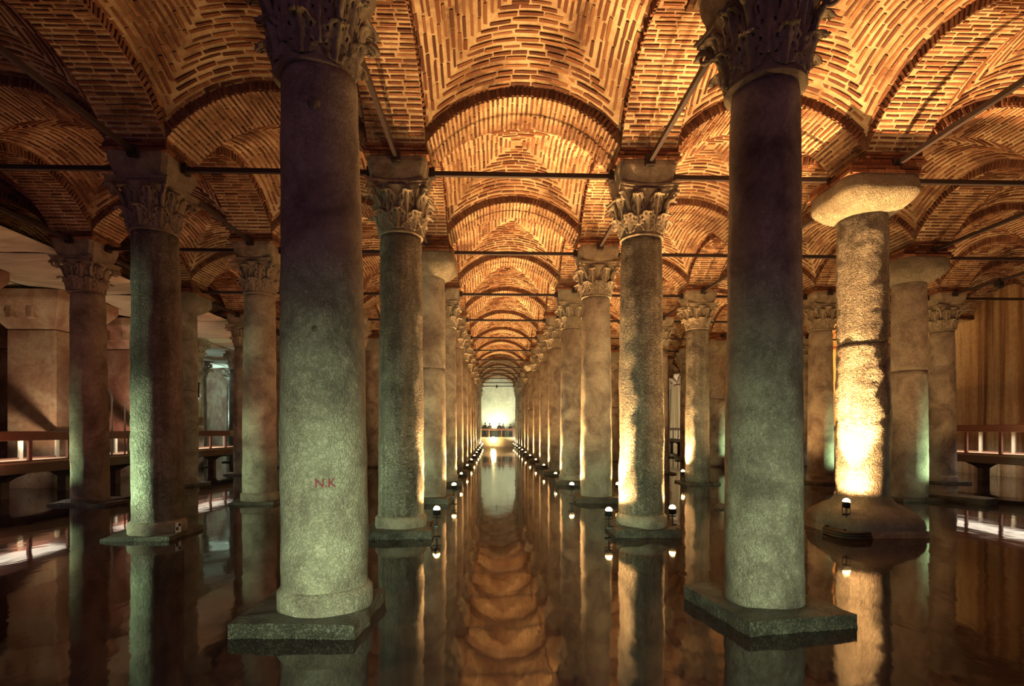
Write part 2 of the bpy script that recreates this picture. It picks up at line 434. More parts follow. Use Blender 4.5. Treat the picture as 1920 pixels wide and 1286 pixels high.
def leaf_mesh(h, W, rb, curl, nu=15, nv=17, holes=True):
    P = []
    for j in range(nv):
        v = j / (nv - 1)
        if v < .72: z = h * v / .72; o = .015 + .07 * (v / .72)**2.2
        else:
            a = (v - .72) / .28 * PI * .95; z = h + curl * .75 * math.sin(a); o = .085 + curl * (1 - math.cos(a))
        wv = W / 2 * (.62 + .45 * math.sin(PI * min(1, v * 1.05)) ** .8) * (.80 + .20 * abs(math.cos(4.5 * PI * v))) * (1 - .55 * max(0, v - .75) / .25)
        for i in range(nu):
            u = -1 + 2 * i / (nu - 1); x = wv * u
            oo = o + .016 * math.cos(u * 3 * PI) - x * x / (2 * rb) + .02 * (abs(u) > .9) * math.sin(9 * PI * v) + .02 * (1 - abs(u)) ** 2
            P.append((x, oo, z + .035 * abs(u) * (1 - v)))
    F = []
    for j in range(nv - 1):
        for i in range(nu - 1):
            if holes and ((i in (2, 11) and j in (4, 5, 9, 10, 13)) or (i in (4, 9) and j in (7, 12))): continue
            a = j * nu + i; F.append((a, a + 1, a + 1 + nu, a + nu))
    # back face, offset inward
    n = len(P); P2 = [(x * .98, y - .028, z - .004) for x, y, z in P]
    F2 = [tuple(reversed([k + n for k in f])) for f in F]
    from collections import Counter
    ec = Counter()
    for f in F:
        for a, b in zip(f, f[1:] + f[:1]): ec[(a, b)] += 1
    side = [(b, a, a + n, b + n) for (a, b) in ec if (b, a) not in ec]
    return me_from('acanthus_leaf', P + P2, F + F2 + side, M['carved'], True)
def bell_mesh(z0, z1, r0):
    mb = MB(); H = z1 - z0
    prof = [(r0 - .01, z0), (r0 + .012, z0 + .015), (r0 + .008, z0 + .04), (r0 - .01, z0 + .05), (r0 + .01, z0 + H * .5), (r0 + .08, z0 + H * .8), (r0 + .13, z1 - .11)]
    mb.lathe(prof, 32)
    # abacus with hollow sides
    def ab(s, z):
        pts = []
        for q in range(4):
            for t in np.linspace(-1, 1, 9)[:-1]:
                x = s * t * .93; y = -s * (.80 + .17 * t * t)
                c, s_ = math.cos(q * PI / 2), math.sin(q * PI / 2)
                pts.append((x * c - y * s_, x * s_ + y * c, z))
        return pts
    mb.loft([ab(.56, z1 - .12), ab(.60, z1 - .09), ab(.60, z1 - .05), ab(.63, z1 - .04), ab(.63, z1)])
    return mb.me('capital_bell', M['carved'], False)
def volute_mesh():
    mb = MB(); pts = []
    for i in range(28):
        a = i / 27 * 3.6 * PI; r = .115 * (1 - i / 32); pts.append((0, r * math.cos(a), r * math.sin(a)))
    mb.tube(pts, .030, 6, .018)
    mb.tube([(-.02, -.25, -.34), (-.01, -.16, -.12), (0, .0, .06), (0, .11, .02)], .04, 6)
    return mb.me('volute', M['carved'], True)
ZS, ZK, ZI = 5.95, 6.92, 7.36     # tops of shaft, capital and impost
leaf_low = leaf_mesh(.30, .36, .46, .07); leaf_up = leaf_mesh(.52, .34, .48, .085); leaf_far = leaf_mesh(.30, .36, .46, .07, 7, 8, False); leaf_farup = leaf_mesh(.52, .34, .48, .085, 7, 8, False)
bell = bell_mesh(ZS, ZK, .43); volute = volute_mesh()
def far_capital():
    V = []; F = []
    def put(me, mat):
        n = len(V); V.extend([tuple(mat @ v.co) for v in me.vertices]); F.extend([tuple(n + i for i in p.vertices) for p in me.polygons])
    put(bell, Matrix.Identity(4))
    for i in range(8):
        put(leaf_far, Matrix.Rotation(i * PI / 4, 4, 'Z') @ Matrix.Translation((0, .42, ZS + .06)))
        put(leaf_farup, Matrix.Rotation((i + .5) * PI / 4, 4, 'Z') @ Matrix.Translation((0, .44, ZS + .18)))
    for i in range(4): put(volute, Matrix.Rotation((i + .5) * PI / 2, 4, 'Z') @ Matrix.Translation((0, .70, ZK - .22)))
    return me_from('capital', V, F, M['carved'])
capfar = far_capital()
def impost_mesh(seed):
    mb = MB(); 
    def sq(h, z, c=.08): 
        return [(-h + c, -h, z), (h - c, -h, z), (h, -h + c, z), (h, h - c, z), (h - c, h, z), (-h + c, h, z), (-h, h - c, z), (-h, -h + c, z)]
    mb.loft([sq(.48, ZK), sq(.50, ZK + .06), sq(.53, ZK + .18), sq(.57, ZK + .34), sq(.57, ZI)])
    o = mb.obj('tmp', M['carved']); rough(o, 3, .03, 3, seed); me = o.data; bpy.data.objects.remove(o); return me
imposts = [impost_mesh(i) for i in range(3)]
def pillow_mesh(zs=6.46, zt=7.10, half=.76, r=.48):
    mb = MB(); seg = 48; rings = []
    for t in np.linspace(0, 1, 18):
        z = zs + (zt - zs) * (t if t < .12 else .12 + (t - .12)); 
        g = math.sin(min(1, t / .62) * PI / 2) ** .8 if t < .62 else 1 - .10 * ((t - .62) / .38)**2
        p = 2 + 5 * min(1, t / .5); h = r + (half - r) * g
        pts = []
        for i in range(seg):
            a = 2 * PI * i / seg; c, s = math.cos(a), math.sin(a); k = (abs(c)**p + abs(s)**p) ** (-1 / p)
            rr = h * k; d = vnoise((c * rr, s * rr, z), 2.5, .02); pts.append((c * (rr + d), s * (rr + d), z))
        rings.append(pts)
    mb.loft(rings); return mb.me('pillow_capital', M['pillow'], True)
pillow = pillow_mesh()
shafts = [shaft_mesh(.06, ZS + .02, .465, .405, i) for i in range(4)]
shaftp = [shaft_mesh(.05, 3.55 + .3 * i, .47, .455, 10 + i, rings=28) for i in range(2)]
shaftq = [shaft_mesh(3.56 + .3 * i, 6.52, .455, .435, 20 + i, rings=26, lumps=.006) for i in range(2)]
shaft_pit = shaft_mesh(.06, ZS + .02, .455, .405, 50, pit=True, lumps=.018)
pit_low, pit_up = shaft_mesh(.70, 3.85, .485, .475, 51, pit=True, lumps=.022), shaft_mesh(3.86, 6.50, .465, .45, 52, pit=True)
shaft_far = [shaft_mesh(.03, ZS + .02, .44, .40, 30 + i, 24, 14) for i in range(2)]
def plinth_mesh(h=.62, z1=.19, seed=0, cuts=5):
    mb = MB().box(-h, h, -h, h, -.45, z1); o = mb.obj('tmp', M['plinth']); rough(o, 2.5, .055, cuts, seed); me = o.data; bpy.data.objects.remove(o); return me
plinths = [plinth_mesh(.64, .15, i) for i in range(3)]
base_ring = MB().lathe([(.49, .12), (.51, .16), (.51, .34), (.485, .37), (.46, .39)], 40).me('base_ring', M['marble'], True)
rough_base = base_ring

PILLOWS = {(1, 1), (2, 2), (-1, 2), (-3, 3), (2, 5), (-5, 5), (0, 7), (-2, 5), (3, 4), (-3, 6), (1, 6)}
CONCRETE = {(-4, n) for n in (2, 3, 4)} | {(-5, n) for n in (2, 3, 4)}
ORD = ['nearest', 'second', 'third', 'fourth', 'fifth', 'sixth', 'seventh', 'eighth', 'ninth', 'tenth', 'eleventh', 'twelfth', 'thirteenth']
LANE = {-1: 'along the left channel edge', 0: 'along the right channel edge', -2: 'one bay left of the channel', -3: 'beside the left walkway',
        1: 'one bay right of the channel', 2: 'two bays right of the channel', 3: 'beside the right walkway', -4: 'behind the left walkway', -5: 'two files behind the left walkway', -6: 'by the far left wall', 4: 'by the right wall'}
SPECIAL = {(-1, 0): 'huge pitted green-grey column nearest on the left with red painted initials', (0, 0): 'huge smooth green-grey column nearest on the right on a tilted square slab',
           (0, 1): 'column lit by lamps at both sides of its foot, right of the channel', (-1, 1): 'dark column with one glowing lamp at its right foot, left of the channel',
           (1, 1): 'column with bulbous pillow capital, blazing gold on its left side, on a swollen square base', (-2, 1): 'dark column with pitted green left flank and a small checkered target at its foot',
           (-3, 2): 'dark leafy column standing in front of the left walkway railing', (-2, 2): 'plain red-brown column between the pitted one and the nearest left one',
           (-1, 2): 'column with bright pillow capital and a joint halfway, behind the second left one', (0, 2): 'column on a thin square slab with a lamp at each side and leafy capital',
           (2, 2): 'green-lit column with wide pillow capital before the right walkway', (1, 3): 'slim golden column with pale leafy capital left of the nearest right one'}
def column(k, n, x, y, lean=(0, 0), near=True, yawp=0.0, base=True):
    kind = 'pillow' if (k, n) in PILLOWS else 'leafy'
    c = link('column', None, None, (x, y, 0)); rs = random.Random(k * 31 + n)
    lab = SPECIAL.get((k, n)) or ('stone column, %s capital, %s %s' % (kind, ORD[n], LANE[k]))
    tag(c, lab, 'column', 'columns standing in the water', 'thing')
    rz = rs.uniform(0, 6.28)
    rot = (lean[1], lean[0], rz)
    if kind == 'pillow':
        i = 1 if (k, n) == (1, 1) else rs.randint(0, 1)
        for nm, me in ((('lower_drum', pit_low), ('upper_drum', pit_up)) if (k, n) == (1, 1) else (('lower_drum', shaftp[i]), ('upper_drum', shaftq[i]))): link(nm, me, c, rot=(0, 0, rz))
        link('pillow_capital', pillow, c, rot=(0, 0, 0))
    else:
        s = link('shaft', shaft_pit if (k, n) in ((0, 1), (-2, 1), (-1, 1), (1, 3)) else shafts[rs.randint(0, 3)] if near else shaft_far[rs.randint(0, 1)], c)
        s.matrix_local = Matrix.Translation((lean[0], lean[1], 0)) @ Matrix.Shear('XY', 4, (-lean[0] / 5.9, -lean[1] / 5.9)) @ Matrix.Rotation(rz, 4, 'Z') if lean != (0, 0) else Matrix.Rotation(rz, 4, 'Z')
        if (k, n) == (0, 0): s.scale = (.90, .90, 1)
        if near:
            cap = link('capital', bell, c)
            for i in range(8):
                a = i * PI / 4
                link('acanthus_leaf', leaf_low, cap).matrix_local = Matrix.Rotation(a, 4, 'Z') @ Matrix.Translation((0, .42, ZS + .06))
                link('acanthus_leaf', leaf_up, cap).matrix_local = Matrix.Rotation(a + PI / 8, 4, 'Z') @ Matrix.Translation((0, .44, ZS + .18))
            for i in range(4): link('volute', volute, cap).matrix_local = Matrix.Rotation((i + .5) * PI / 2, 4, 'Z') @ Matrix.Translation((0, .70, ZK - .22))
        else: link('capital', capfar, c)
        link('impost_block', imposts[rs.randint(0, 2)], c, rot=(0, 0, rs.randint(0, 3) * PI / 2))
    if kind == 'pillow': link('brick_corbel', corbel, c)['kind'] = 'stuff'
    if (k, n) != (1, 1):
        link('plinth', plinths[rs.randint(0, 2)], c, loc=(0, 0, 0 if k in (-1, 0) else -.08), rot=(0, 0, yawp))
        if (k, n) != (0, 0) and (near and rs.random() < .8 or k == -1 and n == 0): link('base_ring', base_ring, c, loc=(lean[0], lean[1], 0 if k in (-1, 0) else -.08), rot=(0, 0, rz))
    return c
OVER = {(1, 1): (7.68, 11.02), (2, 2): (12.55, 15.93), (0, 0): (3.12, 6.12), (-2, 4): (-6.45, 25.725), (-1, 0): (-1.99, 6.125)}
LEAN = {(-1, 0): (.12, 0), (0, 0): (-.02, 0), (-2, 1): (.08, 0), (-3, 2): (.12, 0)}
COLS = {}
for n in range(0, 13):
    for k in range(KMIN + 1, KMAX):
        x, y = OVER.get((k, n), (laneX(k), rowY(n)))
        ang = math.degrees(math.atan2(x, y)) - 1.97
        if abs(ang) > 46.5 or (k, n) in CONCRETE: continue
        if n >= 9 and (k < -4 or k > 2): continue
        COLS[(k, n)] = column(k, n, x, y, LEAN.get((k, n), (0, 0)), n <= 3, {(0, 0): .16, (-1, 0): -.05}.get((k, n), random.Random(n * 7 + k).uniform(-.12, .12)))
# swollen base of the gold-lit column
c = COLS[(1, 1)]; mb = MB(); rings = []; seg = 48
for z, h, p in ((-.4, .86, 9), (.10, .86, 9), (.13, .82, 8), (.17, .84, 7), (.30, .83, 6), (.42, .77, 4.5), (.53, .66, 3.2), (.60, .56, 2.4), (.66, .54, 2), (.72, .50, 2), (.75, .47, 2)):
    pts = []
    for i in range(seg):
        a = 2 * PI * i / seg; cc, ss = math.cos(a), math.sin(a); kk = (abs(cc)**p + abs(ss)**p) ** (-1 / p); pts.append((cc * h * kk, ss * h * kk, z))
    rings.append(pts)
mb.loft(rings); mb.obj('pedestal', M['pillow'], c, True)
# red initials on the nearest left column
def initials():
    cu = bpy.data.curves.new('t', 'FONT'); cu.body = 'N.K'; cu.size = .13; cu.extrude = 0; cu.resolution_u = 3
    o = bpy.data.objects.new('t', cu); C.objects.link(o); bpy.context.view_layer.update()
    me = bpy.data.meshes.new_from_object(o.evaluated_get(bpy.context.evaluated_depsgraph_get())); bpy.data.objects.remove(o)
    a0 = -PI / 2 + .40; r = .485
    for v in me.vertices:
        a = a0 + (v.co.x - .13) / r; z = 1.50 + v.co.y; v.co = (math.cos(a) * r + .08, math.sin(a) * r, z)
    me.materials.clear(); me.materials.append(M['red']); return me
o = link('painted_initials', initials(), COLS[(-1, 0)]); tag(o, 'dark red hand-painted letters on the shaft')
for x_, z_, q in ((.02, 5.50, .075), (.03, 3.15, .06)):
    b_ = MB().lathe([(.005, -.5), (.5, -.42), (.85, -.15), (.95, .2), (.7, .6), (.3, .8), (.01, .85)], 14).obj('boss', M['marble'], COLS[(-1, 0)], True, loc=(x_ + .10, -.40, z_), rot=(PI / 2, 0, 0), scale=(q, q, q))
# target card on the pitted column
c = COLS[(-2, 1)]; 
t = link('target_card', MB().box(-.06, .06, -.012, 0, 0, .23).me('card', M['card']), c, (.575, -.180, .045), (0, 0, 1.23))
MB().box(-.052, -.004, -.016, -.011, .08, .145).box(.0, .05, -.016, -.011, .15, .215).box(-.04, .045, -.016, -.011, .015, .035).obj('card_print', M['black'], t)

# concrete piers behind the left walkway
for i, (k, n) in enumerate(sorted(CONCRETE)):
    x, y = laneX(k), rowY(n)
    if abs(math.degrees(math.atan2(x, y)) - 1.97) > 50: continue
    c = link('concrete_pier', None, None, (x, y, 0))
    tag(c, 'square stained concrete pier with flared head, %s %s' % (ORD[n - 2], 'behind left walkway' if k == -4 else 'in the second file back'), 'pier', 'concrete piers behind the left walkway')
    h = .86; bevel(MB().box(-h, h, -h, h, -.4, 5.7).obj('pier_shaft', M['concrete'], c), .06)
    mb = MB(); r0 = [(-h, -h), (h, -h), (h, h), (-h, h)]
    mb.loft([[(a * s, b * s, z) for a, b in r0] for s, z in ((1, 5.7), (1.75, 6.65), (1.75, 7.0))]); bevel(mb.obj('flared_head', M['concrete'], c), .04)
    for s in (-1, 1): bevel(MB().box(s * .35 - .12, s * .35 + .12, -h - .5, -h + .05, 6.0, 6.99).obj('rib', M['concrete'], c), .03)

# ------------------------------------------------------------------ iron tie rods
ZR = 7.28
def rod(p, d, lab, L=S - 1.26):
    rot = 0 if d == 'x' else PI / 2
    r = link('tie_rod', rodme, None, p, (0, 0, rot)); tag(r, lab, 'rod', 'iron tie rods between the arches')
    link('end_bracket', brk, r, (-L / 2, 0, 0)); link('end_bracket', brk, r, (L / 2, 0, 0)); return r
L = S - 1.26; rodme = MB().box(-L/2, L/2, -.035, .035, -.045, .045).me('tie_rod', M['iron']); brk = MB().box(-.05, .05, -.09, .09, -.10, .10).me('end_bracket', M['iron'])
GAP = {-1: 'over the central channel', -2: 'one bay left of the central channel', -3: 'two bays left of the central channel', -4: 'three bays left of the channel', -5: 'four bays left of the channel', 0: 'one bay right of the central channel', 1: 'two bays right of the channel', 2: 'three bays right of the channel', 3: 'four bays right of the channel'}
for n in range(1, 13):
    for k in range(-6, 4):
        x, y = laneX(k) + S / 2, rowY(n)
        if abs(math.degrees(math.atan2(x, y)) - 1.97) > 46: continue
        if k in GAP and (n < 8 or k == -1): rod((x, y, ZR), 'x', 'black iron crosswise rod, %s from the front, %s' % (ORD[n - 1], GAP[k]))
LN = {-1: 'from the left channel columns', 0: 'from the right channel columns', -2: 'in the file left of the channel', -3: 'in the file by the left walkway', 1: 'in the file right of the channel', 2: 'two files right of the channel', 3: 'in the file by the right walkway'}
for n in range(0, 7):
    for k in range(-3, 4):
        x, y = laneX(k), rowY(n) + S / 2
        if abs(math.degrees(math.atan2(x, y)) - 1.97) > 47: continue
        rod((x, y, ZR + .04), 'y', 'black iron lengthwise rod, %s span, %s' % (ORD[n], LN[k]))

# ------------------------------------------------------------------ floodlights at the water
can = MB().lathe([(.05, -.09), (.085, -.07), (.09, .05), (.10, .06)], 14); canm = can.me('housing', M['darkmetal'], True)
lensm = MB().lathe([(.085, .0), (.08, .04), (.055, .075), (.02, .09)], 14).me('lens', M['lens'], True)
stm = MB().tube([(0, 0, 0), (0, 0, -.25)], .016, 6).tube([(-.10, 0, .0), (-.10, 0, -.10), (.10, 0, -.10), (.10, 0, 0)], .012, 6).box(-.09, .09, -.09, .09, -.27, -.245).me('stand', M['darkmetal'])
def lamp(x, y, z, lab, e, col=GOLD, tilt=(0, 0, 1), cone=150, lens=None, grp='waterside floodlights', blend=.5, beam=None, size=.8):
    t = link('floodlight', None, None, (x, y, z)); tag(t, lab, 'lamp', grp)
    q = Vector(tilt).to_track_quat('Z', 'Y').to_euler()
    S3 = (size,) * 3; link('housing', canm, t, rot=q, scale=S3); link('lens', lens or lensm, t, loc=Vector(tilt).normalized() * .065 * size, rot=q, scale=S3); link('stand', stm, t, scale=(size, size, max(size, (z - .02) / .27) if lens else (z - .10) / .27))
    spot('bulb', Vector(tilt).normalized() * .19, tilt, e, col, cone, blend, .05, t)
    if beam and beam[0]: spot('beam', Vector(beam[1]).normalized() * .19, beam[1], beam[0], col, 58, .8, .05, t)
    return t
POWER = {0: 900, -1: 450, 1: 900}
for n in range(1, 13):
    for k in (-1, 0):
        cx, cy = laneX(k), rowY(n)
        for s in (-1, 1):
            if k == -1 and s == -1 and n in (1, 2): continue
            z = .40 if n < 3 else .34; xx = cx + s * (.70 if n < 3 else .62); yy = cy + (-.12 if (k, n, s) == (0, 1, -1) else .16)
            side = 'left' if s < 0 else 'right'
            e = (420 if k == 0 else 220) * (.15 if k == -1 and s == -1 else 1)
            if n > 6: e *= .7
            lamp(xx, yy, z, 'floodlight at the %s foot of the %s column on the %s of the channel' % (side, ORD[n], 'left' if k == -1 else 'right'), e, GOLD if n < 9 else (1, .8, .4), (-s * .03, .0, 1), 172, blend=.35, size=.8 if n < 3 else .62, beam=((5200 if k == 0 or n > 2 else 3000) * (.12 if k == -1 and s < 0 else 1) if n < 9 else 0, (-s * .085, (.02 if yy < cy else -.03), 1)))
for (k, n, s, e) in ((1, 3, -1, 900), (1, 5, -1, 800), (1, 7, -1, 700), (1, 9, -1, 700), (2, 4, -1, 900), (-2, 4, 1, 220), (-2, 7, 1, 250)):
    lamp(laneX(k) + s * .62, rowY(n) - .15, .42, 'floodlight at the foot of the %s column %s' % (ORD[n], LANE[k]), e, GOLD, (-s * .03, .0, 1), 105, blend=.9, beam=(4000 if e > 500 else 800, (-s * .09, .02, 1)))
lamp(7.68 - .74, 10.42, .62, 'bright floodlight on the swollen base of the gold-lit column', 900, GOLD, (.16, .13, 1), 170, blend=.4, beam=(10000, (.13, .11, 1)))

# ------------------------------------------------------------------ walkways
def walkway(zr, x0, x1, y0, y1, inner, lab, cat='walkway'):
    "a raised deck along y, railings on both sides; inner = the side toward the channel"
    w_ = link('walkway', None, None, (0, 0, 0)); tag(w_, lab, cat)
    zt = 1.12
    bevel(MB().box(x0, x1, y0, y1, zt - .06, zt).obj('deck', M['deck'], w_), .01)
    for x in (x0 + .1, x1 - .1): MB().box(x - .1, x + .1, y0, y1, zt - .34, zt - .065).obj('edge_beam', M['beam'], w_)
    postm = MB().box(-.035, .035, -.06, .06, zt, zr - .14).me('post', M['rail']); 
    litm = MB().box(-.03, .03, -.07, .07, zt, zr - .14).me('post', M['litpost'])
    for x in (x0 + .05, x1 - .05):
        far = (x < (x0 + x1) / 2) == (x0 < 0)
        bevel(MB().box(x - .05, x + .05, y0, y1, zr - .28, zr).obj('handrail', M['rail'], w_), .02)
        y = y0 + .4
        while y < y1: link('post', litm if far else postm, w_, (x, y, 0)); y += 1.5
        MB().box(x - .02, x + .02, y0, y1, zt + .0, zt + .05).obj('kick_rail', M['rail'], w_)
    y = y0 + 1
    mb = MB(); 
    for q in ((0, 0), (1, 0)): pass
    sup = MB().box(-.14, .14, -.14, .14, -.4, .50).loft([[(-.14, -.14, .5), (.14, -.14, .5), (.14, .14, .5), (-.14, .14, .5)], [(-.32, -.16, .62), (.32, -.16, .62), (.32, .16, .62), (-.32, .16, .62)], [(-.75, -.16, .79), (.75, -.16, .79), (.75, .16, .79), (-.75, .16, .79)]]).me('support', M['beam'])
    while y < y1: link('support', sup, w_, ((x0 + x1) / 2, y, 0)); y += 2.45
    return w_
walkway(2.04, -15.64, -14.0, 6.0, 62, 1, 'long raised walkway with red-brown railings on the left, running into the distance')
walkway(2.28, 19.2, 21.3, 6.0, 62, -1, 'long raised walkway with red-brown railings along the right wall')
for x, y0, e in ((-14.95, 15, 260), (-14.95, 27, 300), (-14.95, 40, 320), (20.2, 20, 360), (20.2, 32, 360), (20.2, 45, 380)):
    area('deck_light', (x, y0, 1.95), (0, 0, -1), 1.3, 9, e * .6, (1, .86, .66), 170)
# far walkway across the channel
w_ = link('walkway', None, None, (0, 65.8, 0)); tag(w_, 'low walkway with orange railing crossing the far end of the channel', 'walkway')
bevel(MB().box(-14, 19.2, 0, 2.2, 1.0, 1.15).obj('deck', M['deck'], w_), .01); MB().box(-14, 19.2, .3, .6, .0, 1.0).obj('edge_beam', M['beam'], w_)
MB().box(-14, 19.2, .0, .1, 2.0, 2.2).obj('handrail', M['rail'], w_)
pm = MB().box(-.05, .05, .02, .1, 1.15, 2.0).me('post', M['rail'])
for i in range(23): link('post', pm, w_, (-14 + 1.5 * i, 0, 0))
# the sun-bright floodlight under the far railing, lens widened to carry its glare
t = lamp(.0, 65.5, .85, 'very bright floodlight under the far railing, mirrored in the water', 500, (1, .8, .35), (0, -1, .12), 150, MB().lathe([(.42, 0), (.40, .04), (.22, .12), (.05, .14)], 16).me('lens', M['lens_sun']), 'far floodlights')
for x, e in ((.4, 2400), (-8.5, 1500), (8, 1500)): spot('wall_wash', (x, 67.4, 1.5), (0, .5, 1), e * .9, (.95, 1, .62), 110, .7)
spot('far_flood_glow', (.0, 65.1, 1.0), (0, -1, -.1), 900, (1, .75, .3), 165, .5, .1)
spot('far_flood_glow', (.0, 64.9, 1.4), (0, 1, -.6), 50, (1, .75, .3), 150, .5, .1)  # added spot, imitates the floodlight's glow on the walkway front
# cold lamps in the far left and far right
for x, y, e in ((-15, 56, 3600), (-20, 44, 1800), (-23, 34, 700), (-17.2, 47, 2600)): spot('cold_lamp', (x, y, 2.6), (0, .6, .6), e, (.65, 1, .92), 160, .5, .2)
for x, y, e in ((21, 58, 2200), (16, 62, 2000), (10, 64, 1600)): spot('cold_lamp', (x, y, 1.9), (.1, 1, .5), e, (1, 1, .75), 160, .5, .2)
# amber wash of the right wall, green lamps at the column feet near the walkways
area('wall_wash', (21.55, 33, 1.3), (1, 0, .35), .3, 34, 4200, AMBER, 150)
for (k, n, s, e, lab) in ((2, 3, 1, 240, 'g'), (2, 2, 1, 260, 'g'), (2, 5, 1, 240, 'g'), (-3, 5, 1, 260, 'g'), (-3, 2, -1, 140, 'g'), (-2, 1, -1, 200, 'g'), (-3, 3, -1, 160, 'g')):
    x, y = OVER.get((k, n), (laneX(k), rowY(n))); spot('green_lamp', (x + s * 1.5, y - 1.0, .7), (-s * 1.5, 1.0, 1.0), e * 1.8, (.60, 1, .5), 80, .7, .05)
spot('pier_wash', (-14.9, 18.0, 1.3), (-1.5, 2.4, 2.6), 300, (1, .72, .42), 90, .7, .1)
spot('pier_wash', (-14.9, 23.2, 1.3), (-1.5, 2.2, 2.6), 300, (1, .5, .36), 90, .7, .1)
# unseen warm-red lights added to redden the left vaults
for x, y, e in ((-4.3, 9, 35), (-4.3, 13.5, 170), (-9.2, 13, 90), (-9, 24, 200), (-4.3, 21, 330), (-13.0, 15, 60)): spot('vault_wash', (x, y, .3), (0, .1, 1), e, (1, .27, .15), 150, .6, .1)
for x, y, e in ((5.5, 9.5, 500), (10.4, 12.0, 900), (10.4, 20, 800), (15.3, 17, 800), (15.3, 27, 600)): spot('vault_wash', (x, y, .3), (0, .1, 1), e, GOLD, 150, .6, .1)

# ------------------------------------------------------------------ stretched sheets under the left vaults
def sheet(x0, x1, y0, y1, z, seed, lab):
    nx, ny = 14, 22; P = []
    for j in range(ny):
        for i in range(nx):
            u, v = i / (nx - 1), j / (ny - 1); x = x0 + (x1 - x0) * u; y = y0 + (y1 - y0) * v
            P.append((x, y, z - .22 * math.sin(PI * u) * math.sin(PI * v) + vnoise((x, y * .5, 0), .9, .06, seed)))
    mb = MB(); mb.grid(P, nx, ny); o = mb.obj('ceiling_sheet', M['fabric'], None, True)
    s = o.modifiers.new('s', 'SOLIDIFY'); s.thickness = .02; tag(o, lab, 'sheet', 'pale sheets stretched under the left vaults'); return o
for n in range(1, 8):
    for k in (-4, -5, -6):
        x0, x1, y0, y1 = laneX(k) + .06, laneX(k + 1) - .06, rowY(n) + .06, rowY(n + 1) - .06
        if math.degrees(math.atan2(x1, y1)) - 1.97 < -46: continue
        sheet(x0, x1 - (.5 if k == -4 else 0), y0, y1, 7.16, n * 3 + k, 'pale stretched ceiling sheet, %s row, %s' % (ORD[n - 1], GAP.get(k, 'five bays left of the channel')))

# ------------------------------------------------------------------ curved lamp posts on the left walkway
def lamp_post(x, y, lab, h=2.9, side=-1):
    t = link('lamp_post', None, None, (x, y, 1.12)); tag(t, lab, 'lamp post', 'lamp posts on the left walkway')
    pts = [(0, 0, 0), (0, 0, h - .35)] + [(side * .42 * (1 - math.cos(a)), 0, h - .35 + .35 * math.sin(a)) for a in np.linspace(.2, PI / 2, 6)]
    MB().tube(pts, .03, 8).obj('pole', M['steel'], t, True); MB().box(side * .42 - .12, side * .42 + .12, -.05, .05, h - .03, h + .03).obj('head', M['steel'], t)
    MB().box(side * .42 - .09, side * .42 + .09, -.04, .04, h - .045, h - .03).obj('lens', M['lens_white'], t)
lamp_post(-14.02, 20.4, 'curved pale lamp post rising from the left walkway right of the dark leafy column', 2.55)
lamp_post(-14.02, 21.1, 'curved pale lamp post on the left walkway beside the pitted green column', 2.2, 1)
# lantern on a column behind the left walkway
t = link('wall_lantern', None, None, (-16.35, 30.1, 3.9)); tag(t, 'small house-shaped lantern fixed to a column behind the left walkway', 'lantern')
MB().box(-.28, -.20, -.1, .1, 0, .7).box(-.02, .05, -.1, .1, 0, .7).box(.2, .28, -.1, .1, 0, .7).box(-.3, .3, -.11, .11, -.05, 0).obj('frame', M['darkmetal'], t)
MB().loft([[(-.36, -.14, .7), (.36, -.14, .7), (.36, .14, .7), (-.36, .14, .7)], [(-.05, -.03, .95), (.05, -.03, .95), (.05, .03, .95), (-.05, .03, .95)]]).obj('roof', M['darkmetal'], t)
MB().box(-.2, .2, -.05, .05, 0, .12).obj('lens', M['lens_white'], t)
# black fittings hanging on the rods
def fitting(x, y, z, lab):
    t = link('junction_box', None, None, (x, y, z)); tag(t, lab, 'box')
    bevel(MB().box(-.10, .10, -.10, .10, -.13, .13).obj('housing', M['darkmetal'], t), .02); MB().lathe([(.04, -.20), (.06, -.17), (.06, -.12)], 12).obj('dome', M['darkmetal'], t, True); MB().box(-.03, .03, -.03, .03, .12, .2).obj('hanger', M['darkmetal'], t)
fitting(laneX(3) - .0, 18.4, 7.22, 'black box clamped halfway along a rod on the right')
fitting(-13.8, 25.3, 7.0, 'black diamond-shaped box under the pale sheets on the left')
fitting(.4, rowY(12) - .1, 7.25, 'tiny black box on the last rod over the channel')
# loose cables and a broken slab on the water
def cable(pts, lab, r=.014):
    o = MB().tube(pts, r, 6).obj('cable', M['cable'], None, True); tag(o, lab, 'cable')
cable([(3.04 - .62, 10.75, .16), (2.30, 10.7, .17), (2.25, 10.55, .28), (2.38, 10.5, .33), (2.50, 10.55, .20), (2.62, 10.40, .17)], 'dark cable looped on the slab below the lamp left of the second right column')
cable([(-1.25, 10.8, .17), (-1.2, 10.7, .30), (-1.12, 10.6, .34), (-1.05, 10.55, .2), (-1.1, 10.5, .16)], 'dark cable looped on the slab at the lamp of the second left column')
for i, dz in enumerate((.03, .075, .12)):
    cable([(6.86, 10.9, dz), (6.66, 10.7, dz), (6.60 + .03 * i, 10.35, dz), (6.72, 10.12, dz), (6.98, 10.06, dz), (7.2, 10.06 + .02 * i, dz)], ['dark cable lying lowest beside the swollen base', 'dark cable in the middle of the coil beside the swollen base', 'dark cable topmost in the coil beside the swollen base'][i], .026)
def wet_stone(x, y, sx, sy, sz, seed, lab):
    o = MB().box(-sx, sx, -sy, sy, -.3, sz).obj('stone_slab', M['plinth'], None, loc=(x, y, 0), rot=(0, 0, seed)); rough(o, 2, .08, 4, seed); tag(o, lab, 'stone'); return o
wet_stone(6.2, 14.3, .28, .2, .06, 1, 'small dark stone breaking the water behind the nearest right column')
wet_stone(13.6, 15.3, .75, .4, .16, 2, 'broken slab lying at the right foot of the green-lit column')
